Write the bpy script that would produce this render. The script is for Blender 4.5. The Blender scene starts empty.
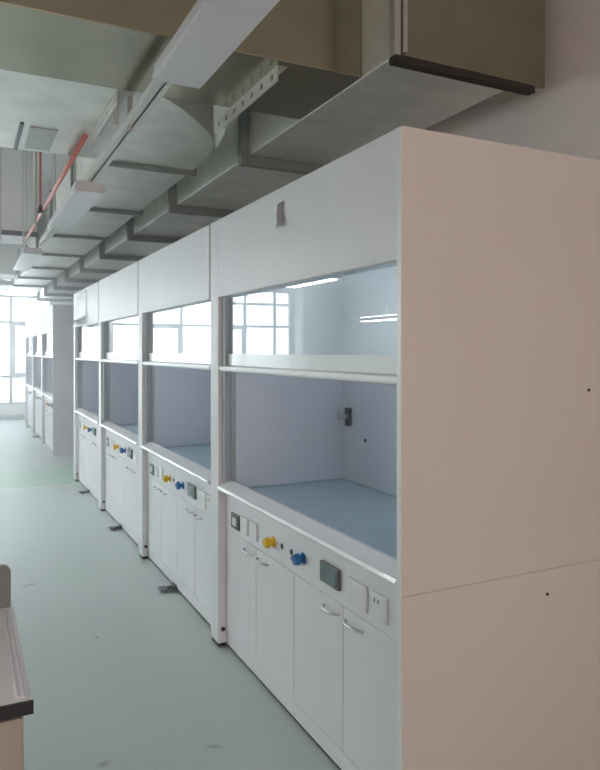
import bpy, bmesh, math, random
from mathutils import Vector, Matrix
random.seed(4)
PI = math.pi
scene = bpy.context.scene
col = scene.collection

# ------------------------------------------------------------------ materials
def new_mat(name):
    m = bpy.data.materials.new(name); m.use_nodes = True
    nt = m.node_tree
    return m, nt, nt.nodes, nt.links, nt.nodes['Principled BSDF']

def simple(name, color, rough=0.4, metal=0.0, noise=0.0, nscale=8.0, coat=0.0, emit=0.0, bump=0.0, bscale=60.0, stretch=(1,1,1)):
    m, nt, N, L, b = new_mat(name)
    b.inputs['Base Color'].default_value = (*color, 1)
    b.inputs['Roughness'].default_value = rough
    b.inputs['Metallic'].default_value = metal
    b.inputs['Coat Weight'].default_value = coat
    b.inputs['Coat Roughness'].default_value = 0.04
    tc = N.new('ShaderNodeTexCoord')
    if noise > 0:
        mp = N.new('ShaderNodeMapping'); mp.inputs['Scale'].default_value = stretch
        L.new(tc.outputs['Object'], mp.inputs['Vector'])
        nz = N.new('ShaderNodeTexNoise'); nz.inputs['Scale'].default_value = nscale; nz.inputs['Detail'].default_value = 4
        L.new(mp.outputs['Vector'], nz.inputs['Vector'])
        rp = N.new('ShaderNodeValToRGB')
        rp.color_ramp.elements[0].position = 0.3; rp.color_ramp.elements[1].position = 0.7
        rp.color_ramp.elements[0].color = (*[c*(1-noise) for c in color], 1)
        rp.color_ramp.elements[1].color = (*[min(1, c*(1+noise)) for c in color], 1)
        L.new(nz.outputs['Fac'], rp.inputs['Fac']); L.new(rp.outputs['Color'], b.inputs['Base Color'])
    if bump > 0:
        nb = N.new('ShaderNodeTexNoise'); nb.inputs['Scale'].default_value = bscale
        L.new(tc.outputs['Object'], nb.inputs['Vector'])
        bp = N.new('ShaderNodeBump'); bp.inputs['Strength'].default_value = bump; bp.inputs['Distance'].default_value = 0.01
        L.new(nb.outputs['Fac'], bp.inputs['Height']); L.new(bp.outputs['Normal'], b.inputs['Normal'])
    if emit > 0:
        b.inputs['Emission Color'].default_value = (*color, 1); b.inputs['Emission Strength'].default_value = emit
    return m

def glass_mat(name, tint, boost, rough=0.0):
    m, nt, N, L, b = new_mat(name); N.remove(b)
    out = N['Material Output']
    tr = N.new('ShaderNodeBsdfTransparent'); tr.inputs['Color'].default_value = (*tint, 1)
    gl = N.new('ShaderNodeBsdfGlossy'); gl.inputs['Roughness'].default_value = rough
    gl.inputs['Color'].default_value = (1, 1, 1, 1)
    fr = N.new('ShaderNodeFresnel'); ge = N.new('ShaderNodeNewGeometry')      # same reflectance on entering and leaving the pane
    io = N.new('ShaderNodeMath'); io.operation = 'MULTIPLY_ADD'; io.inputs[1].default_value = 1/1.5-1.5; io.inputs[2].default_value = 1.5
    L.new(ge.outputs['Backfacing'], io.inputs[0]); L.new(io.outputs[0], fr.inputs['IOR'])
    mu = N.new('ShaderNodeMath'); mu.operation = 'MULTIPLY'; mu.use_clamp = True; mu.inputs[1].default_value = boost
    mx = N.new('ShaderNodeMixShader')
    L.new(fr.outputs[0], mu.inputs[0]); L.new(mu.outputs[0], mx.inputs[0])
    L.new(tr.outputs[0], mx.inputs[1]); L.new(gl.outputs[0], mx.inputs[2]); L.new(mx.outputs[0], out.inputs['Surface'])
    return m

WHITE   = simple('white_lacquered_steel', (0.80, 0.81, 0.83), 0.40, noise=0.015, nscale=3, coat=0.08)
WHITE.node_tree.nodes['Principled BSDF'].inputs['Specular IOR Level'].default_value = 0.22
WHITE.node_tree.nodes['Principled BSDF'].inputs['Coat Roughness'].default_value = 0.22
PANEL   = simple('white_coated_board', (0.80, 0.765, 0.74), 0.38, noise=0.02, nscale=1.5, coat=0.15)
RAIL    = simple('white_painted_sash_rail', (0.86, 0.90, 0.90), 0.25)
STRIP   = simple('milky_sash_strip', (0.80, 0.86, 0.86), 0.22, coat=0.5)
LINER   = simple('pale_lilac_grey_lining_board', (0.69, 0.735, 0.82), 0.45, noise=0.02, nscale=3)
WORKTOP = simple('blue_grey_epoxy_worktop', (0.42, 0.55, 0.61), 0.32, noise=0.05, nscale=6)
SILL    = simple('white_airfoil_sill', (0.84, 0.86, 0.87), 0.28, coat=0.4)
GUIDE   = simple('grey_aluminium_guide', (0.44, 0.48, 0.51), 0.4, metal=0.15)
DARK    = simple('dark_rubber', (0.03, 0.035, 0.035), 0.5)
BLACK   = simple('black_plastic', (0.012, 0.012, 0.014), 0.4)
GREYPL  = simple('dark_grey_plastic', (0.10, 0.13, 0.13), 0.35)
SCREEN  = simple('grey_green_display', (0.16, 0.23, 0.23), 0.2)
LIGHTPL = simple('white_plastic', (0.78, 0.80, 0.80), 0.35)
YELLOW  = simple('yellow_plastic', (0.80, 0.52, 0.02), 0.35)
BLUE    = simple('blue_plastic', (0.02, 0.16, 0.42), 0.35)
CHROME  = simple('brushed_nickel', (0.62, 0.63, 0.64), 0.3, metal=0.9)
PEDALM  = simple('dark_grey_metal', (0.13, 0.14, 0.15), 0.4, metal=0.5)
GALV    = simple('galvanized_steel', (0.82, 0.83, 0.78), 0.34, metal=0.4, noise=0.09, nscale=5, bump=0.05, bscale=3.0)
GALV2   = simple('shade_darkened_galvanized_steel', (0.38, 0.355, 0.275), 0.24, metal=1.0, noise=0.10, nscale=3, bump=0.12, bscale=2.5)  # galvanized steel coloured darker for the shaded near duct faces
FLANGEM = simple('galvanized_flange_steel', (0.50, 0.51, 0.47), 0.45, metal=0.5, noise=0.08, nscale=12)
FLANGED = simple('slate_grey_and_flange_shade', (0.30, 0.34, 0.335), 0.45, metal=0.4, noise=0.06, nscale=10)  # flange steel darkened to imitate its shade; plain slate tone on the baseboard
DUCTLIT   = simple('duct_steel_light_lifted', (0.80, 0.82, 0.81), 0.5, noise=0.04, nscale=3)  # far duct steel coloured paler to look more brightly lit
GASKETSHADE  = simple('dark_gasket_and_hole_shade', (0.035, 0.030, 0.025), 0.7)
STRUT   = simple('zinc_plated_strut', (0.70, 0.70, 0.66), 0.42, metal=0.3)
LAMPW   = simple('white_lamp_housing', (0.80, 0.79, 0.82), 0.35)
ROD     = simple('zinc_rod', (0.66, 0.67, 0.66), 0.4, metal=0.3)
RED     = simple('red_pipe_paint', (0.62, 0.19, 0.16), 0.4)
BENCHTOP= simple('white_glossy_benchtop', (0.90, 0.88, 0.92), 0.3, coat=0.3)
BENCHEDGE=simple('black_benchtop_edge', (0.02, 0.022, 0.026), 0.4)
BENCHCAB= simple('beige_cabinet_board', (0.44, 0.41, 0.37), 0.45, noise=0.04, nscale=4)
BENCHGREY=simple('grey_green_upstand', (0.24, 0.27, 0.26), 0.4)
FRAME   = simple('grey_window_frame', (0.16, 0.19, 0.21), 0.4)
PAPER   = simple('greyish_sticker', (0.58, 0.55, 0.52), 0.6)
FILM    = simple('white_protective_film', (0.85, 0.88, 0.90), 0.25, coat=0.4)
WALLW   = simple('white_wall_paint', (0.80, 0.81, 0.80), 0.7, noise=0.02, nscale=2)
WALLR   = simple('warm_white_wall_paint', (0.86, 0.81, 0.77), 0.7, noise=0.03, nscale=1.5)
WALLB   = simple('beige_wall_paint', (0.56, 0.43, 0.36), 0.7, noise=0.03, nscale=1.5)
CEILM   = simple('grey_white_slab', (0.72, 0.73, 0.72), 0.8, noise=0.05, nscale=2)
COLW    = simple('white_column_paint', (0.82, 0.83, 0.83), 0.6)
FILLDIM = simple('added_fill_diffuser', (1.0, 0.98, 0.95), 0.4, emit=2.0)  # glow of the unseen near lamps added to lift the floor
LAMPON  = simple('lit_diffuser', (0.96, 0.99, 1.0), 0.4, emit=21.0)
HOODFILL= simple('added_hood_fill', (0.96, 0.98, 1.0), 0.4, emit=4.6)
SASHG   = glass_mat('sash_glass', (0.95, 0.985, 0.98), 1.7)
WARMFILL  = glass_mat('warm_fill_glass', (0.90, 0.745, 0.68), 1.0)  # tinted pane that warms the light of the added back windows
WING    = glass_mat('window_glass', (0.97, 0.98, 0.98), 1.0)

def floor_mat():
    m, nt, N, L, b = new_mat('pale_grey_green_epoxy_floor')
    tc = N.new('ShaderNodeTexCoord'); sp = N.new('ShaderNodeSeparateXYZ')
    L.new(tc.outputs['Object'], sp.inputs[0])
    def band(src, lo, hi):
        a = N.new('ShaderNodeMath'); a.operation = 'GREATER_THAN'; a.inputs[1].default_value = lo; L.new(src, a.inputs[0])
        c = N.new('ShaderNodeMath'); c.operation = 'LESS_THAN'; c.inputs[1].default_value = hi; L.new(src, c.inputs[0])
        p = N.new('ShaderNodeMath'); p.operation = 'MULTIPLY'; L.new(a.outputs[0], p.inputs[0]); L.new(c.outputs[0], p.inputs[1])
        return p.outputs[0]
    def mix(fac, a, bcol):
        x = N.new('ShaderNodeMix'); x.data_type = 'RGBA'; L.new(fac, x.inputs[0])
        if isinstance(a, tuple): x.inputs[6].default_value = (*a, 1)
        else: L.new(a, x.inputs[6])
        if isinstance(bcol, tuple): x.inputs[7].default_value = (*bcol, 1)
        else: L.new(bcol, x.inputs[7])
        return x.outputs[2]
    nz = N.new('ShaderNodeTexNoise'); nz.inputs['Scale'].default_value = 0.9; nz.inputs['Detail'].default_value = 5
    L.new(tc.outputs['Object'], nz.inputs['Vector'])
    c = mix(nz.outputs['Fac'], (0.52, 0.605, 0.588), (0.59, 0.67, 0.652))
    c = mix(band(sp.outputs['Y'], 8.66, 10.22), c, (0.66, 0.72, 0.66))
    c = mix(band(sp.outputs['Y'], 8.76, 10.12), c, (0.46, 0.63, 0.55))
    # a few scuffs and stains
    for (x, y, rx, ry, rot) in ((0.42, 5.10, .07, .03, .2), (0.684, 4.0, .02, .02, 0), (0.50, 2.76, .04, .025, .2), (0.93, 2.68, .045, .016, -.5)):
        mp = N.new('ShaderNodeMapping'); mp.vector_type = 'TEXTURE'
        mp.inputs['Location'].default_value = (x, y, 0); mp.inputs['Rotation'].default_value = (0, 0, rot)
        mp.inputs['Scale'].default_value = (rx, ry, 1)
        L.new(tc.outputs['Object'], mp.inputs['Vector'])
        ln = N.new('ShaderNodeVectorMath'); ln.operation = 'LENGTH'; L.new(mp.outputs[0], ln.inputs[0])
        mr = N.new('ShaderNodeMapRange'); mr.inputs[1].default_value = 0.3; mr.inputs[2].default_value = 1.0
        mr.inputs[3].default_value = 0.5; mr.inputs[4].default_value = 0.0; L.new(ln.outputs['Value'], mr.inputs[0])
        c = mix(mr.outputs[0], c, (0.20, 0.23, 0.23))
    L.new(c, b.inputs['Base Color'])
    b.inputs['Roughness'].default_value = 0.45
    b.inputs['Specular IOR Level'].default_value = 0.3
    return m
FLOORM = floor_mat()

# ------------------------------------------------------------------ mesh helpers
def bm_box(bm, x0, x1, y0, y1, z0, z1, bev=0.0, seg=2):
    t = bmesh.new()
    bmesh.ops.create_cube(t, size=1.0)
    for v in t.verts:
        v.co = Vector(((x0+x1)/2 + v.co.x*(x1-x0), (y0+y1)/2 + v.co.y*(y1-y0), (z0+z1)/2 + v.co.z*(z1-z0)))
    if bev > 0:
        bmesh.ops.bevel(t, geom=t.edges[:], offset=min(bev, .45*min(abs(x1-x0), abs(y1-y0), abs(z1-z0))), segments=seg, affect='EDGES', profile=0.5)
    merge(bm, t)
def merge(bm, t):
    me = bpy.data.meshes.new('tmp'); t.to_mesh(me); t.free(); bm.from_mesh(me); bpy.data.meshes.remove(me)
def bm_cyl(bm, p0, p1, r, r2=None, seg=16):
    p0, p1 = Vector(p0), Vector(p1); d = p1-p0
    t = bmesh.new()
    bmesh.ops.create_cone(t, cap_ends=True, segments=seg, radius1=r, radius2=r if r2 is None else r2, depth=d.length)
    M = Matrix.Translation((p0+p1)/2) @ d.to_track_quat('Z', 'Y').to_matrix().to_4x4()
    bmesh.ops.transform(t, matrix=M, verts=t.verts); merge(bm, t)
def bm_prism(bm, pts, axis, a0, a1):
    """extrude a 2D outline along an axis; pts are (u,v) in the other two axes in xyz order"""
    t = bmesh.new()
    def P(u, v, a): return {'x': (a, u, v), 'y': (u, a, v), 'z': (u, v, a)}[axis]
    A = [t.verts.new(P(u, v, a0)) for u, v in pts]; B = [t.verts.new(P(u, v, a1)) for u, v in pts]
    t.faces.new(A); t.faces.new(B[::-1]); n = len(pts)
    for i in range(n): t.faces.new((A[i], B[i], B[(i+1) % n], A[(i+1) % n]))
    bmesh.ops.recalc_face_normals(t, faces=t.faces[:]); merge(bm, t)
def bm_tube(bm, pts, r, seg=8):
    pts = [Vector(p) for p in pts]; t = bmesh.new(); rings = []
    for i, p in enumerate(pts):
        d = (pts[min(i+1, len(pts)-1)] - pts[max(i-1, 0)]).normalized()
        q = d.to_track_quat('Z', 'Y')
        rings.append([t.verts.new(p + q @ Vector((r*math.cos(2*PI*k/seg), r*math.sin(2*PI*k/seg), 0))) for k in range(seg)])
    for a, b in zip(rings, rings[1:]):
        for k in range(seg): t.faces.new((a[k], a[(k+1) % seg], b[(k+1) % seg], b[k]))
    t.faces.new(rings[0][::-1]); t.faces.new(rings[-1])
    bmesh.ops.recalc_face_normals(t, faces=t.faces[:]); merge(bm, t)

def obj(name, bm, m, parent=None, smooth=False, label=None):
    me = bpy.data.meshes.new(name); bm.to_mesh(me); bm.free()
    me.materials.append(m)
    if smooth:
        for p in me.polygons: p.use_smooth = True
    o = bpy.data.objects.new(name, me); col.objects.link(o)
    if parent is not None: o.parent = parent
    if label: o['label'] = label
    return o
def boxo(name, m, parent, x0, x1, y0, y1, z0, z1, bev=0.002, label=None):
    bm = bmesh.new(); bm_box(bm, x0, x1, y0, y1, z0, z1, bev); return obj(name, bm, m, parent, label=label)
def thing(name, label, cat, loc=(0, 0, 0), group=None):
    o = bpy.data.objects.new(name, None); o.empty_display_size = .1; col.objects.link(o)
    o.location = loc; o['label'] = label; o['category'] = cat
    if group: o['group'] = group
    return o
def tag(o, label, cat, group=None):
    o['label'] = label; o['category'] = cat
    if group: o['group'] = group
    return o
def struct(o):
    o['kind'] = 'structure'; return o
def copy_tree(o, parent=None):
    c = o.copy(); col.objects.link(c)
    if parent is not None: c.parent = parent
    for ch in list(o.children): copy_tree(ch, c)
    return c

# ------------------------------------------------------------------ room dimensions (metres)
EYE = 1.63
XR, XL, YF, YB, ZC = 2.45, -7.0, 17.5, -4.0, 4.2
HX = 1.258        # plane of the fume hood fronts

struct(boxo('floor', FLOORM, None, XL-.3, XR+.3, YB-.3, YF+.3, -.15, 0, 0))
struct(boxo('ceiling', CEILM, None, XL-.3, XR+.3, YB-.3, YF+.3, ZC, ZC+.15, 0))
struct(boxo('wall_right', WALLR, None, XR, XR+.3, YB, YF, 0, ZC, 0))

def wall_with_openings(name, m, axis, a0, a1, t0, t1, ops):
    """a vertical wall along an axis ('x' or 'y'), with rectangular openings (lo, hi, z0, z1) side by side"""
    bm = bmesh.new()
    def bx(lo, hi, z0, z1):
        if hi-lo < 1e-4 or z1-z0 < 1e-4: return
        if axis == 'x': bm_box(bm, lo, hi, t0, t1, z0, z1)
        else: bm_box(bm, t0, t1, lo, hi, z0, z1)
    cur = a0
    for lo, hi, z0, z1 in sorted(ops):
        bx(cur, lo, 0, ZC); bx(lo, hi, 0, z0); bx(lo, hi, z1, ZC); cur = hi
    bx(cur, a1, 0, ZC)
    return struct(obj(name, bm, m))
SILLZ, HEADZ = 0.38, 3.30
far_edges = [(-5.77, -5.27), (-5.27, -3.47), (-3.47, -1.67), (-1.67, 0.13), (0.13, 1.93)]
wall_with_openings('wall_far', WALLW, 'x', XL, XR, YF, YF+.25, [(-5.77, 1.93, SILLZ, HEADZ)])
left_fill_edges = [(8.0+2*i, 10.0+2*i) for i in range(3)]  # unseen windows added to bring in more daylight
wall_with_openings('wall_left', WALLW, 'y', YB, YF, XL-.25, XL, [(8.0, 14.0, 0.9, HEADZ)])
struct(boxo('baseboard_far', FLANGED, None, XL, XR, YF-.02, YF, 0, .12, 0))
# window units: grey frames with transoms, an opening light in the right half of each
back_fill_edges = [(-2.5, -.5), (-.5, 1.5)]  # unseen windows added behind the camera for warm fill light
wall_with_openings('wall_back', WALLB, 'x', XL, XR, YB-.25, YB, [(-2.5, 1.5, 1.0, 2.3)])
wn = 0
def window(axis, lo, hi, at, zs, inner_sign, pane=WING):
    global wn; wn += 1
    bm = bmesh.new(); g = bmesh.new(); mid = (lo+hi)/2
    def bx(b, a0, a1, z0, z1, d0=.02, d1=.09):
        t0, t1 = at+inner_sign*d0, at+inner_sign*d1
        t0, t1 = min(t0, t1), max(t0, t1)
        if axis == 'x': bm_box(b, a0, a1, t0, t1, z0, z1)
        else: bm_box(b, t0, t1, a0, a1, z0, z1)
    fw = .035
    bx(bm, lo, lo+fw, zs[0], zs[-1]); bx(bm, hi-fw, hi, zs[0], zs[-1])
    wide = hi-lo > 1
    if wide: bx(bm, mid-.04, mid+.04, zs[0], zs[-1])
    for z in zs: bx(bm, lo, hi, max(zs[0], z-.035), min(zs[-1], z+.035))
    if wide:      # casement sash
        a0, a1, z0, z1 = mid+.04, hi-.035, zs[1]+.03, zs[2]-.03
        for q in ((a0, a0+.06, z0, z1), (a1-.06, a1, z0, z1), (a0, a1, z0, z0+.07), (a0, a1, z1-.06, z1)): bx(bm, *q, .01, .06)
        n = 12
        for i in range(n+1):   # guard bars of the lower light
            a = lo+(hi-lo)*(i/n); bx(bm, a-.006, a+.006, zs[0], zs[1], .10, .112)
    bx(g, lo+.01, hi-.01, zs[0]+.01, zs[-1]-.01, .05, .054)
    w = struct(obj('window_%d' % wn, bm, FRAME)); p = obj('glass_pane', g, pane, w)
for lo, hi in far_edges: window('x', lo, hi, YF, (SILLZ, 1.02, 2.31, 2.93, HEADZ), 1)
for lo, hi in left_fill_edges: window('y', lo, hi, XL, (0.9, 1.4, 2.4, HEADZ), -1)
for lo, hi in back_fill_edges: window('x', lo, hi, YB, (1.0, 1.3, 2.1, 2.3), -1, WARMFILL)
# white column in the far left corner
struct(boxo('trim_1', COLW, None, -6.75, -5.85, 16.9, 17.5, 0, ZC, .005))

# ------------------------------------------------------------------ fume hoods
H, PW = 2.35, 0.13
def make_hood(W, label, end_panel, board=PANEL):
    r = thing('fume_hood', label, 'fume hood', (HX, 0, 0), 'fume hoods in the row along the right wall')
    yP, n0 = W-PW, 0.025
    if end_panel:
        boxo('side_panel', board, r, 0, .95, 0, n0, .8435, H, .0015)
        boxo('side_panel', board, r, 0, .95, 0, n0, .0, .8425, .0015)
        boxo('panel_edging', RAIL, r, -.004, .0, .001, n0, .0, H-.002, .001)
        for sx, sz in ((.629, .755), (.839, 1.484)):
            bm = bmesh.new(); bm_cyl(bm, (sx, .001, sz), (sx, -.003, sz), .006, seg=10); obj('screw', bm, DARK, r)
    else:
        boxo('side_panel', WHITE, r, .055, .95, 0, n0, .0, H, .003)
    boxo('side_panel', WHITE, r, .055, .95, W-.025, W, .0, H, .003)
    boxo('corner_post', WHITE, r, 0, .053, yP, W-.002, .022, H, .004)
    bm = bmesh.new(); bm_box(bm, .006, .045, yP+.008, W-.01, 0, .021, .002); obj('foot', bm, DARK, r)
    bm = bmesh.new(); bm_cyl(bm, (.028, yP-.001, .10), (.028, yP-.008, .10), .012, seg=12); obj('bolt', bm, DARK, r)
    boxo('back_panel', WHITE, r, .93, .95, n0, W-.025, .0, H, .002)
    boxo('top_panel', WHITE, r, .02, .93, n0, W-.025, H-.02, H, .002)
    boxo('upper_panel', WHITE, r, 0, .02, n0+.001, yP-.001, 1.925, H, .003)
    boxo('upper_seal', WHITE, r, .0205, .0435, n0+.001, yP-.001, 1.926, 1.945, 0)
    # lining: back, two sides, ceiling around the chamber
    bm = bmesh.new()
    yl0, yl1 = n0+.035, yP-.045
    bm_box(bm, .762, .775, yl0, yl1, .86, 2.28)
    bm_box(bm, .085, .775, yl1, yl1+.01, .86, 2.28)
    bm_box(bm, .085, .775, yl0-.01, yl0, .86, 2.28)
    bm_box(bm, .085, .775, yl0, yl1, 2.28, 2.29)
    ln = obj('lining', bm, LINER, r)
    boxo('chamber_fill_light', HOODFILL, ln, .14, .22, W/2-.45, W/2+.45, 2.255, 2.2795, .004)  # light added to brighten the chamber
    # service outlet on the back lining
    oy = W-.255
    so = boxo('service_outlet', GREYPL, ln, .742, .7615, oy-.026, oy+.026, 1.195, 1.30, .005)
    bm = bmesh.new(); bm_cyl(bm, (.742, oy, 1.25), (.70, oy, 1.25), .014, .02, 14); bm_cyl(bm, (.70, oy, 1.25), (.69, oy, 1.25), .022, .018, 14)
    obj('outlet_nozzle', bm, CHROME, ln)
    bm = bmesh.new(); bm_cyl(bm, (.7615, W-.43, 1.13), (.758, W-.43, 1.13), .010, seg=12); obj('port_plug', bm, BLACK, ln)
    # worktop with raised rim
    bm = bmesh.new(); bm_box(bm, .06, .761, yl0, yl1, .845, .872, .002)
    bm_box(bm, .745, .761, yl0, yl1, .872, .880, .002); bm_box(bm, .09, .745, yl1-.016, yl1, .872, .880, .002)
    obj('worktop', bm, WORKTOP, r)
    bm = bmesh.new()
    bm_prism(bm, [(-.006, .872), (-.010, .880), (-.004, .892), (.058, .922), (.07, .922), (.076, .912), (.06, .872), (.04, .862)], 'y', n0+.002, yP-.002)
    obj('airfoil_sill', bm, SILL, r)
    # sash guides: aluminium channel with a dark slot
    for (ya, yb, s) in ((yP-.044, yP-.001, -1), (n0+.001, n0+.034, 1)):
        bm = bmesh.new(); ys = ya if s < 0 else yb
        bm_box(bm, .022, .034, ya, yb, .923, 1.924, .001); bm_box(bm, .062, .083, ya, yb, .923, 1.924, .001)
        bm_box(bm, .034, .062, ya + (.012 if s < 0 else 0), yb - (0 if s < 0 else .012), .923, 1.924, 0)
        g = obj('sash_guide', bm, GUIDE, r)
    # raised sash
    s0, s1 = n0+.006, yP-.010
    bm = bmesh.new(); bm_box(bm, .044, .050, s0+.028, s1-.03, 1.53, 2.27, 0)
    sash = obj('sash', bm, SASHG, r, label='clear reflective glass sash')
    bm = bmesh.new()
    bm_prism(bm, [(.006, 1.522), (.002, 1.530), (.004, 1.546), (.04, 1.552), (.056, 1.552), (.056, 1.520), (.03, 1.516)], 'y', s0, s1)
    obj('lift_rail', bm, RAIL, sash)
    boxo('lift_strip', STRIP, sash, .040, .0435, s0+.03, s1-.03, 1.553, 1.615, 0)
    # cabinet
    boxo('cabinet_body', WHITE, r, .066, .92, n0+.001, W-.027, .03, .843, 0)
    cp = boxo('control_panel', WHITE, r, .045, .0655, n0+.001, yP-.001, .658, .866, .0015)
    boxo('bottom_rail', WHITE, r, .048, .0655, n0+.001, yP-.001, .020, .092, .002)
    boxo('toe_seal', DARK, r, .058, .08, n0+.003, yP-.003, .0, .0195, 0)
    dw = (yP-n0)/4
    for k in range(4):
        d0, d1 = n0+k*dw+.0025, n0+(k+1)*dw-.0025
        d = boxo('door', WHITE, r, .045, .0655, d0, d1, .097, .6555, .002)
        hy = (d1-.085) if k in (0, 2) else (d0+.085)
        pts = []
        for i in range(13):
            t = i/12; a = (t-.5)*2
            pts.append((.045-.026*(1-abs(a)**4), hy+.062*a, .612))
        bm = bmesh.new(); bm_tube(bm, [(.046, pts[0][1], .612)]+pts[1:-1]+[(.046, pts[-1][1], .612)], .0048, 8)
        obj('handle', bm, CHROME, d, smooth=True)
    # fascia fittings, counted from the far post
    def Y(a): return yP-a
    sw = boxo('power_switch', GREYPL, cp, .030, .0449, Y(.225), Y(.115), .688, .768, .005)
    boxo('rocker', LIGHTPL, cp, .026, .030, Y(.200), Y(.145), .708, .750, .0015)
    boxo('socket_plate', LIGHTPL, cp, .034, .0449, Y(.338), Y(.240), .690, .778, .004)
    boxo('socket_plate', LIGHTPL, cp, .034, .0449, Y(.460), Y(.362), .692, .780, .004)
    def valve(a, z, m, nm):
        bm = bmesh.new(); y = Y(a)
        bm_cyl(bm, (.0449, y, z), (.040, y, z), .026, .024, 18); bm_cyl(bm, (.040, y, z), (.016, y, z), .012, .012, 14)
        bm_cyl(bm, (.022, y, z), (.000, y, z), .027, .022, 8); bm_box(bm, -.002, .018, y-.008, y+.030, z-.008, z+.008, .003)
        obj(nm, bm, m, cp)
    valve(.644, .738, YELLOW, 'gas_valve_knob'); valve(.955, .745, BLUE, 'water_valve_knob')
    for a in (.74, .84):
        bm = bmesh.new(); bm_cyl(bm, (.0449, Y(a), .742), (.0425, Y(a), .742), .013, seg=14); obj('plug_hole', bm, BLACK, cp)
    if W < 1.8: kx = .035
    else: kx = 0
    boxo('control_display', GREYPL, cp, .030, .0449, Y(1.28-kx), Y(1.13-kx), .708, .790, .004)
    boxo('screen', SCREEN, cp, .0285, .030, Y(1.268-kx), Y(1.142-kx), .719, .779, .001)
    boxo('socket_plate', LIGHTPL, cp, .034, .0449, Y(1.475-kx), Y(1.345-kx), .690, .785, .004)
    boxo('socket_plate', LIGHTPL, cp, .034, .0449, Y(1.605-kx), Y(1.500-kx), .690, .785, .004)
    bm = bmesh.new()
    for dy in (-.012, .012): bm_box(bm, .0332, .0342, Y(1.545-kx)+dy-.003, Y(1.545-kx)+dy+.003, .752, .766)
    obj('socket_slots', bm, DARK, cp)
    return r

HLAB = {
 'a': 'nearest white fume hood, its whole right side panel facing us, with blue-grey worktop in view',
 'b': 'second white fume hood from the front, next beyond the nearest one',
 'c': 'third white fume hood from the front, between two others in the front bank',
 'd': 'fourth white fume hood, last of the front bank, loose film hanging on its upper panel',
 'e': 'pale fume hood beyond the green floor stripe, nearest of the far bank',
 'f': 'middle hood of the three fume hoods beyond the green floor stripe',
 'g': 'farthest white fume hood, beside the windowed end wall',
}
S1, P = 1.81, 1.77
h1 = make_hood(1.88, HLAB['a'], True); h1.location.y = S1
h2 = make_hood(P, HLAB['b'], False); h2.location.y = S1+1.88
# dark little foot pedal under the second to fourth hoods
bm = bmesh.new()
bm_box(bm, -.02, .06, .84, .855, .010, .024, .003); bm_box(bm, -.02, .06, .885, .90, .010, .024, .003)
bm_box(bm, -.062, -.012, .825, .912, .012, .026, .005)
bm_cyl(bm, (-.02, .848, .0), (-.02, .848, .016), .009); bm_cyl(bm, (-.02, .892, .0), (-.02, .892, .016), .009)
bm_box(bm, .028, .046, .832, .906, .022, .042, .003)
obj('foot_pedal', bm, PEDALM, h2, label='dark metal foot pedal')
for key, y in (('c', S1+1.88+P), ('d', S1+1.88+2*P)):
    c = copy_tree(h2); c.location.y = y; c['label'] = HLAB[key]
h5 = make_hood(P, HLAB['e'], True, WHITE); h5.location.y = 11.18
for key, y in (('f', 11.18+P), ('g', 11.18+2*P)):
    c = copy_tree(h2); c.location.y = y; c['label'] = HLAB[key]

# sticker remnant on the nearest hood
bm = bmesh.new(); t = bmesh.new(); rows = []
for i in range(9):
    f = i/8; z = 2.285-.105*f; bow = .002+.006*math.sin(f*PI)+(.014*max(0, f-.75)*4)
    cy = 2.73+.012*math.sin(f*2.6)-.016*f
    rows.append([t.verts.new((HX-bow, cy-.034+.006*math.sin(5*f), z)), t.verts.new((HX-bow-.003, cy, z-.002)), t.verts.new((HX-bow, cy+.034, z-.006*f))])
for a, b in zip(rows, rows[1:]):
    for k in range(2): t.faces.new((a[k], a[k+1], b[k+1], b[k]))
bmesh.ops.solidify(t, geom=t.faces[:], thickness=.0012); merge(bm, t)
tag(obj('sticker', bm, PAPER, None, True), 'small greyish peeling sticker on the upper panel of the nearest fume hood', 'sticker')
# loose film on the fourth hood
bm = bmesh.new(); t = bmesh.new(); rows = []
for i in range(17):
    f = i/16; cur = max(0, f-.72)/.28
    rows.append([t.verts.new((HX-.004-.004*math.sin(j/8*PI)-.10*(cur**1.6)*(.55+.45*math.sin(j/8*PI*.8+.5)), 7.98+.80*j/8+.02*cur, 2.325-.40*f+.035*cur*math.cos(j/8*PI)+.03*cur*cur)) for j in range(9)])
for a, b in zip(rows, rows[1:]):
    for k in range(8): t.faces.new((a[k], a[k+1], b[k+1], b[k]))
bmesh.ops.solidify(t, geom=t.faces[:], thickness=.001); merge(bm, t)
tag(obj('protective_film', bm, FILM, None, True), 'loose white protective film curling off the upper panel of the fourth fume hood', 'film')

# ------------------------------------------------------------------ ducts
def flange_ring(axis, at, a0, a1, z0, z1, w=.035, t=.03, out=.03):
    """rectangular flange around a duct whose run is along the axis"""
    bm = bmesh.new()
    def bx(p0, p1, q0, q1):
        if axis == 'y': bm_box(bm, p0, p1, at-t/2, at+t/2, q0, q1, .003)
        else: bm_box(bm, at-t/2, at+t/2, p0, p1, q0, q1, .003)
    bx(a0-out, a1+out, z0-out, z0-.0005); bx(a0-out, a1+out, z1+.0005, z1+out)
    bx(a0-out, a0-.0005, z0, z1); bx(a1+.0005, a1+out, z0, z1)
    return bm
ZA = EYE+1.178; ZT = ZA+.55
A0, A1 = 1.55, 2.20
ad = thing('air_duct', 'large galvanized rectangular duct running the length of the hoods along the right wall', 'duct', (A0, 2.29, ZA))
def rel(root, o):
    o.parent = root; o.matrix_parent_inverse = Matrix.Translation(-Vector(root.location)); return o
rel(ad, boxo('duct_body', GALV, None, A0, A1, 2.31, 16.6, ZA, ZT, .004))
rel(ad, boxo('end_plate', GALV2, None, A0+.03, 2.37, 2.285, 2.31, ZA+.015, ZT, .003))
rel(ad, boxo('collar', GALV2, None, A1, 2.37, 2.312, 2.52, ZA+.03, ZT, .003))
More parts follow.
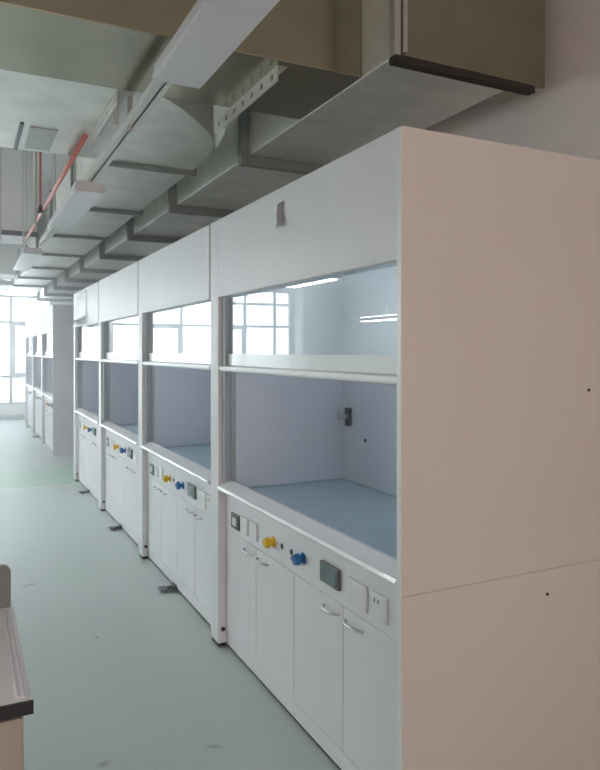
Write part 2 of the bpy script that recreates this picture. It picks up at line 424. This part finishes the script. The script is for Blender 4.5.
bm = bmesh.new(); bm_box(bm, A0-.012, A0+.018, 2.262, 2.30, ZA-.0, ZT, .003); bm_box(bm, A0+.032, A0+.055, 2.268, 2.284, ZA+.02, ZT, .003)
rel(ad, obj('flange', bm, FLANGEM))
bm = bmesh.new(); bm_box(bm, A0-.015, 2.28, 2.255, 2.30, ZA-.032, ZA-.001, .003)
rel(ad, obj('gasket', bm, GASKETSHADE, label='dark gasket strip along the bottom of the duct end'))
for i in range(9):
    y = 3.84+1.56*i
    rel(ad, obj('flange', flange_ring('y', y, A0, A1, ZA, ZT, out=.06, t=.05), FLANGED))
for i in range(5):
    bm = bmesh.new(); bm_cyl(bm, (A1+.02, 3.84+3.12*i, ZT+.02), (A1+.02, 3.84+3.12*i, ZC), .008, seg=8); rel(ad, obj('hanger_rod', bm, ROD, None, True))
# transverse duct with flat face coloured dark for shade, joins the long duct
ZD = ZA+.004
td = thing('air_duct', 'dark-fronted galvanized duct crossing overhead, nearest of the cross ducts', 'duct', (-2, 2.53, ZD))
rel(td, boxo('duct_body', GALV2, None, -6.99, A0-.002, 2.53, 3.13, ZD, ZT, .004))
# second cross duct that bends into the narrower long duct
ZB = EYE+1.20; ZBT = ZB+.42
B0, B1 = 0.83, 1.37
cd = thing('air_duct', 'galvanized cross duct with rounded elbow turning towards the far windows', 'duct', (B0, 4.4, ZB))
pts = [(-6.99, 3.135), (.72, 3.135)]
ctrl = [(.72, 3.135), (.83, 3.17), (.97, 3.29), (1.08, 3.42), (1.17, 3.53), (1.24, 3.64), (1.31, 3.79), (1.35, 3.96), (B1, 4.15)]
def cr(p0, p1, p2, p3, t):      # Catmull-Rom point between p1 and p2
    return tuple(.5*(2*b+(c-a)*t+(2*a-5*b+4*c-d)*t*t+(3*b-a-3*c+d)*t**3) for a, b, c, d in zip(p0, p1, p2, p3))
for i in range(len(ctrl)-1):
    q = [ctrl[max(0, i-1)], ctrl[i], ctrl[i+1], ctrl[min(len(ctrl)-1, i+2)]]
    for k in range(1, 5): pts.append(cr(*q, k/4))
pts += [(B1, 4.38), (B0, 4.38), (-6.99, 4.38)]
bm = bmesh.new(); bm_prism(bm, pts, 'z', ZB, ZBT); rel(cd, obj('elbow', bm, GALV))
bm = bmesh.new(); bm_box(bm, B0, B1, 4.42, 16.0, ZB, ZBT, .004); rel(cd, obj('duct_body', bm, GALV))
for i in range(7):
    y = 4.40+1.5*i
    fl = flange_ring('y', y, B0, B1, ZB, ZBT, out=.03, t=.038)
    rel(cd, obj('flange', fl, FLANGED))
bm = bmesh.new(); bm_box(bm, .27, .29, 3.85, 4.36, ZB-.014, ZB-.0005, .002); rel(cd, obj('seam_strip', bm, PEDALM))
bm = bmesh.new(); bm_box(bm, .325, .465, 3.90, 4.32, ZB-.008, ZB-.0005, .002); rel(cd, obj('access_cover', bm, FLANGEM, label='flat grey access cover'))
# far cross ducts
ed = thing('air_duct', 'pale grey cross duct far down the room, above the third lamp', 'duct', (-2, 8.0, EYE+1.30))
rel(ed, boxo('duct_body', DUCTLIT, None, -6.99, .74, 8.0, 9.0, EYE+1.30, EYE+2.3, .004))
bm = bmesh.new(); bm_box(bm, -6.99, .74, 7.97, 8.03, EYE+1.25, EYE+1.299, .003); rel(ed, obj('flange', bm, PEDALM))
fd = thing('air_duct', 'stepped cross duct nearest the end windows', 'duct', (-2, 12.4, EYE+1.2))
rel(fd, boxo('duct_body', DUCTLIT, None, -6.99, .30, 12.4, 13.2, EYE+1.35, EYE+2.2, .004))
bm = bmesh.new(); bm_box(bm, .30, .80, 12.4, 13.2, EYE+1.28, EYE+1.9, .004); rel(fd, obj('reducer', bm, DUCTLIT))
bm = bmesh.new(); bm_box(bm, -6.99, .30, 12.37, 12.43, EYE+1.30, EYE+1.349, .003); rel(fd, obj('flange', bm, FLANGEM))

# ------------------------------------------------------------------ lamps, strut and pipes under the ducts
def luminaire(y0, y1, x0, x1, label, group, z=EYE+1.0, lens=LAMPW, ys=None):
    r = thing('strip_light', label, 'lamp', ((x0+x1)/2, y0, z), group)
    bm = bmesh.new()
    bm_prism(bm, [(x0, z+.004), (x0+.004, z+.002), (x1-.004, z+.002), (x1, z+.004), (x1-.012, z+.06), (x0+.012, z+.06)], 'y', y0, y1)
    rel(r, obj('housing', bm, LAMPW))
    for yy in ys or (y0+.2, y1-.2):
        bm = bmesh.new(); bm_cyl(bm, (x0+.03, yy, z+.0665 if lens is LAMPON else z+.058), (x0+.03, yy, ZC), .007, seg=8); rel(r, obj('hanger_rod', bm, ROD, None, True))
    if lens is LAMPON:      # unseen uplight added on top to brighten ceiling and ducts
        rel(r, boxo('added_uplight', lens, None, x0+.016, x1-.016, y0+.006, y1-.006, z+.0602, z+.066, .001))
    rel(r, boxo('diffuser', lens, None, x0+.006, x1-.006, y0+.006, y1-.006, z-.004, z+.0018, .001))
    return r
G = 'unlit strip lights under the ducts'
luminaire(0.95, 2.50, .625, .815, 'white boxed strip light overhead, nearest and largest', G, ys=(1.05, 1.5))
luminaire(4.41, 5.85, .620, .810, 'white boxed strip light second from the front, beside the red pipe', G, ys=(4.6, 5.65))
luminaire(7.5, 9.1, .555, .745, 'white boxed strip light third from the front, far down the room', G, ys=(7.6, 7.9))
luminaire(11.2, 12.6, .50, .69, 'white strip light farthest down the room', G, ys=(11.4, 12.2))
ra = thing('strut_rail', 'slotted zinc strut rail carrying the strip lights', 'rail', (.72, 2.3, EYE+1.06))
bm = bmesh.new()
for (a, b, c, d) in ((.690, .694, 1.060, 1.10), (.746, .750, 1.060, 1.10), (.694, .746, 1.096, 1.10), (.694, .715, 1.060, 1.064), (.725, .746, 1.060, 1.064)):
    bm_box(bm, a, b, 2.2, 7.3, EYE+c, EYE+d)
rel(ra, obj('channel', bm, STRUT))
def perforated_angle(x, y0, y1, z0, z1, label, hole_step=.105):
    r = thing('perforated_angle', label, 'bracket', (x, y0, z0))
    # vertical web built as a strip of cells around real round holes
    bm = bmesh.new(); n = int((y1-y0)/hole_step); st = (y1-y0)/n; zc = (z0+z1)/2; rad = .0145
    t = bmesh.new()
    for i in range(n):
        a, b = y0+i*st, y0+(i+1)*st; yc = (a+b)/2; K = 16
        outer, inner = [], []
        for k in range(K):
            an = 2*PI*k/K; c, s = math.cos(an), math.sin(an); q = max(abs(c), abs(s))
            outer.append(t.verts.new((x, yc+c/q*st/2, zc+s/q*(z1-z0)/2))); inner.append(t.verts.new((x, yc+c*rad, zc+s*rad)))
        for k in range(K): t.faces.new((outer[k], outer[(k+1) % K], inner[(k+1) % K], inner[k]))
    bmesh.ops.remove_doubles(t, verts=t.verts, dist=1e-5)
    bmesh.ops.solidify(t, geom=t.faces[:], thickness=.006); merge(bm, t)
    bm_box(bm, x, x+.045, y0, y1, z1, z1+.003)
    rel(r, obj('web', bm, STRUT)); return r
pa = perforated_angle(1.17, 2.57, 3.34, EYE+1.115, EYE+1.1815, 'perforated pale angle bracket beneath the near cross duct, beside the big duct')
bm = bmesh.new(); bm_prism(bm, [(3.34, EYE+1.04), (3.345, EYE+1.178), (3.20, EYE+1.10), (3.20, EYE+1.085)], 'x', 1.168, 1.172); rel(pa, obj('gusset', bm, STRUT))
rel(pa, boxo('hole_shade_strip', GASKETSHADE, None, 1.1745, 1.178, 2.60, 3.31, EYE+1.128, EYE+1.168, 0))  # dark strip standing in for the shade inside the holes
for yb in (2.7, 2.98):
    bm = bmesh.new(); bm_cyl(bm, (1.195, yb, EYE+1.165), (1.195, yb, ZD-.0005), .008, seg=6); rel(pa, obj('hanger_bolt', bm, ROD))
pb = perforated_angle(.64, 3.18, 3.90, EYE+1.13, EYE+1.196, 'perforated pale angle bracket left of the strut rail, under the elbow duct', .07)
for k, (x, y, zb) in enumerate(((.645, 3.25, EYE+1.06), (.71, 3.25, EYE+1.04))):
    bm = bmesh.new(); bm_box(bm, x-.012, x+.012, y-.003, y+.003, zb, ZB-.001, .001)
    tag(obj('hanger_strap', bm, ROD), ('flat pale hanger strap dropping to the strut rail', 'flat pale hanger strap just right of the strut rail')[k], 'hanger')
def rod(x, y, z0, label, r=.008, z1=ZC):
    bm = bmesh.new(); bm_cyl(bm, (x, y, z0), (x, y, z1), r, seg=8); tag(obj('hanger_rod', bm, ROD, None, True), label, 'hanger', 'thin hanger rods')
rod(.545, 6.1, EYE+1.05, 'pale hanger rod between the second and third strip lights', .012)
rod(.30, 6.6, EYE+.98, 'long thin hanger rod farthest left, over the open floor', .010)
# red fire pipe and sprinkler drop
bm = bmesh.new(); bm_tube(bm, [(.60, 3.85, EYE+1.17), (.60, 5.0, EYE+1.17), (.60, 7.9, EYE+1.17)], .014, 12)
rp = tag(obj('fire_pipe', bm, RED, None, True), 'thin red fire pipe running beside the second strip light', 'pipe')
sp = thing('sprinkler', 'small red sprinkler drop hanging left of the red fire pipe', 'sprinkler', (.575, 6.0, EYE+1.15))
bm = bmesh.new(); bm_cyl(bm, (.575, 6.0, EYE+1.20), (.575, 6.0, ZC), .010, seg=10); rel(sp, obj('drop_pipe', bm, RED, None, True))
bm = bmesh.new(); bm_cyl(bm, (.575, 6.0, EYE+1.15), (.575, 6.0, EYE+1.20), .022, .014, 10); bm_cyl(bm, (.575, 6.0, EYE+1.14), (.575, 6.0, EYE+1.146), .03, seg=14); rel(sp, obj('sprinkler_head', bm, PEDALM))

# lit luminaires out of view: two mirrored in sash glass, others added fill
LG = 'lit strip lights over the open side of the room'
for k, (x, y) in enumerate(((-2.0, 8.3), (-2.9, 6.5), (-3.5, 8.5), (-4.6, 6.5), (-2.0, 13.6), (-.8, 6.5), (-.8, 9.5), (-1.1, -.9), (-1.1, .8), (-3.3, -.9), (-3.3, .8))):
    luminaire(y, y+1.4, x-.1, x+.1, 'lit white strip light out of view over the open floor on the left', LG, lens=LAMPON if y > 3 else FILLDIM, ys=(y+.85, y+1.2), z=EYE+(.5 if x == -3.5 else 1.0))
# ------------------------------------------------------------------ lab bench in the left foreground
bt = EYE-.78
lb = thing('lab_bench', 'white-topped lab bench with black edge in the left foreground', 'bench', (-.5, 1.63, 0))
def lrel(o): return rel(lb, o)
lrel(boxo('worktop', BENCHTOP, None, -1.7, .140, 1.6375, 2.27, bt-.025, bt, .0015))
bm = bmesh.new(); bm_box(bm, -1.7, .1425, 1.63, 1.6372, bt-.030, bt, .001)
lrel(obj('edge_band', bm, BENCHEDGE, label='black front edge band'))
bm = bmesh.new(); bm_prism(bm, [(.106, bt+.0002), (.109, bt+.007), (.112, bt+.007), (.115, bt+.003), (.119, bt+.003), (.122, bt+.007), (.125, bt+.007), (.128, bt+.0002)], 'y', 1.652, 2.24)
lrel(obj('spill_rim', bm, BENCHTOP))
bm = bmesh.new(); q = []
for i in range(7): a = PI/2*i/6; q.append((.110+.025*math.cos(a)-.003, bt+.105+.025*math.sin(a)))
bm_prism(bm, [(-1.7, bt+.0003), (.132, bt+.0003)]+q+[(-1.7, bt+.13)], 'y', 2.255, 2.272)
lrel(obj('upstand', bm, BENCHGREY, label='grey-green rounded upstand plate'))
lrel(boxo('cabinet', BENCHCAB, None, -1.7, .124, 1.66, 2.25, .08, bt-.026, .003))
lrel(boxo('plinth', DARK, None, -1.7, .08, 1.72, 2.22, 0, .0795, 0))
for k in range(3):
    lrel(boxo('door', BENCHCAB, None, .124-.45*(k+1)+.003, .124-.45*k-.003, 1.642, 1.6595, .09, bt-.04, .002))

# ------------------------------------------------------------------ light
# thin bright haze filling the room
hm, nt, N, L, b = new_mat('room_haze'); N.remove(b)
pv = N.new('ShaderNodeVolumeScatter'); pv.inputs['Color'].default_value = (0.94, 0.98, 1, 1)
pv.inputs['Density'].default_value = 0.12; pv.inputs['Anisotropy'].default_value = 0.55
L.new(pv.outputs[0], N['Material Output'].inputs['Volume'])
hz = boxo('haze', hm, None, XL+.01, XR-.01, 5.6, YF-.03, .01, ZC-.01, 0); hz['kind'] = 'stuff'
hz['label'] = 'thin pale haze filling the air of the room'; hz['category'] = 'haze'
w = bpy.data.worlds.new('daylight'); scene.world = w; w.use_nodes = True
bg = w.node_tree.nodes['Background']; bg.inputs['Color'].default_value = (0.83, 0.935, 1.0, 1); bg.inputs['Strength'].default_value = 9.5
def portal(name, loc, rot, sx, sy):
    l = bpy.data.lights.new(name, 'AREA'); l.shape = 'RECTANGLE'; l.size = sx; l.size_y = sy; l.cycles.is_portal = True
    o = bpy.data.objects.new(name, l); col.objects.link(o); o.location = loc; o.rotation_euler = rot
portal('far_window_daylight', (-1.92, YF+.26, 1.84), (math.radians(-90), 0, 0), 7.7, 2.92)
portal('added_left_window_portal', (XL-.26, 11.0, 2.1), (0, math.radians(-90), 0), 2.4, 6.0)

portal('added_back_window_portal', (-.5, YB-.26, 1.65), (math.radians(90), 0, 0), 4.0, 1.3)

# ------------------------------------------------------------------ camera
cam = bpy.data.cameras.new('camera'); co = bpy.data.objects.new('camera', cam); col.objects.link(co)
co.location = (0, 0, EYE); co.rotation_euler = (PI/2, 0, math.radians(-26.3))
cam.sensor_width = 36; cam.lens = 683/770*36; cam.shift_y = -34/770; cam.clip_start = .05
scene.camera = co
vs = scene.view_settings
vs.view_transform = 'Standard'; vs.look = 'None'; vs.gamma = 1; vs.use_curve_mapping = False; vs.exposure = 0.56
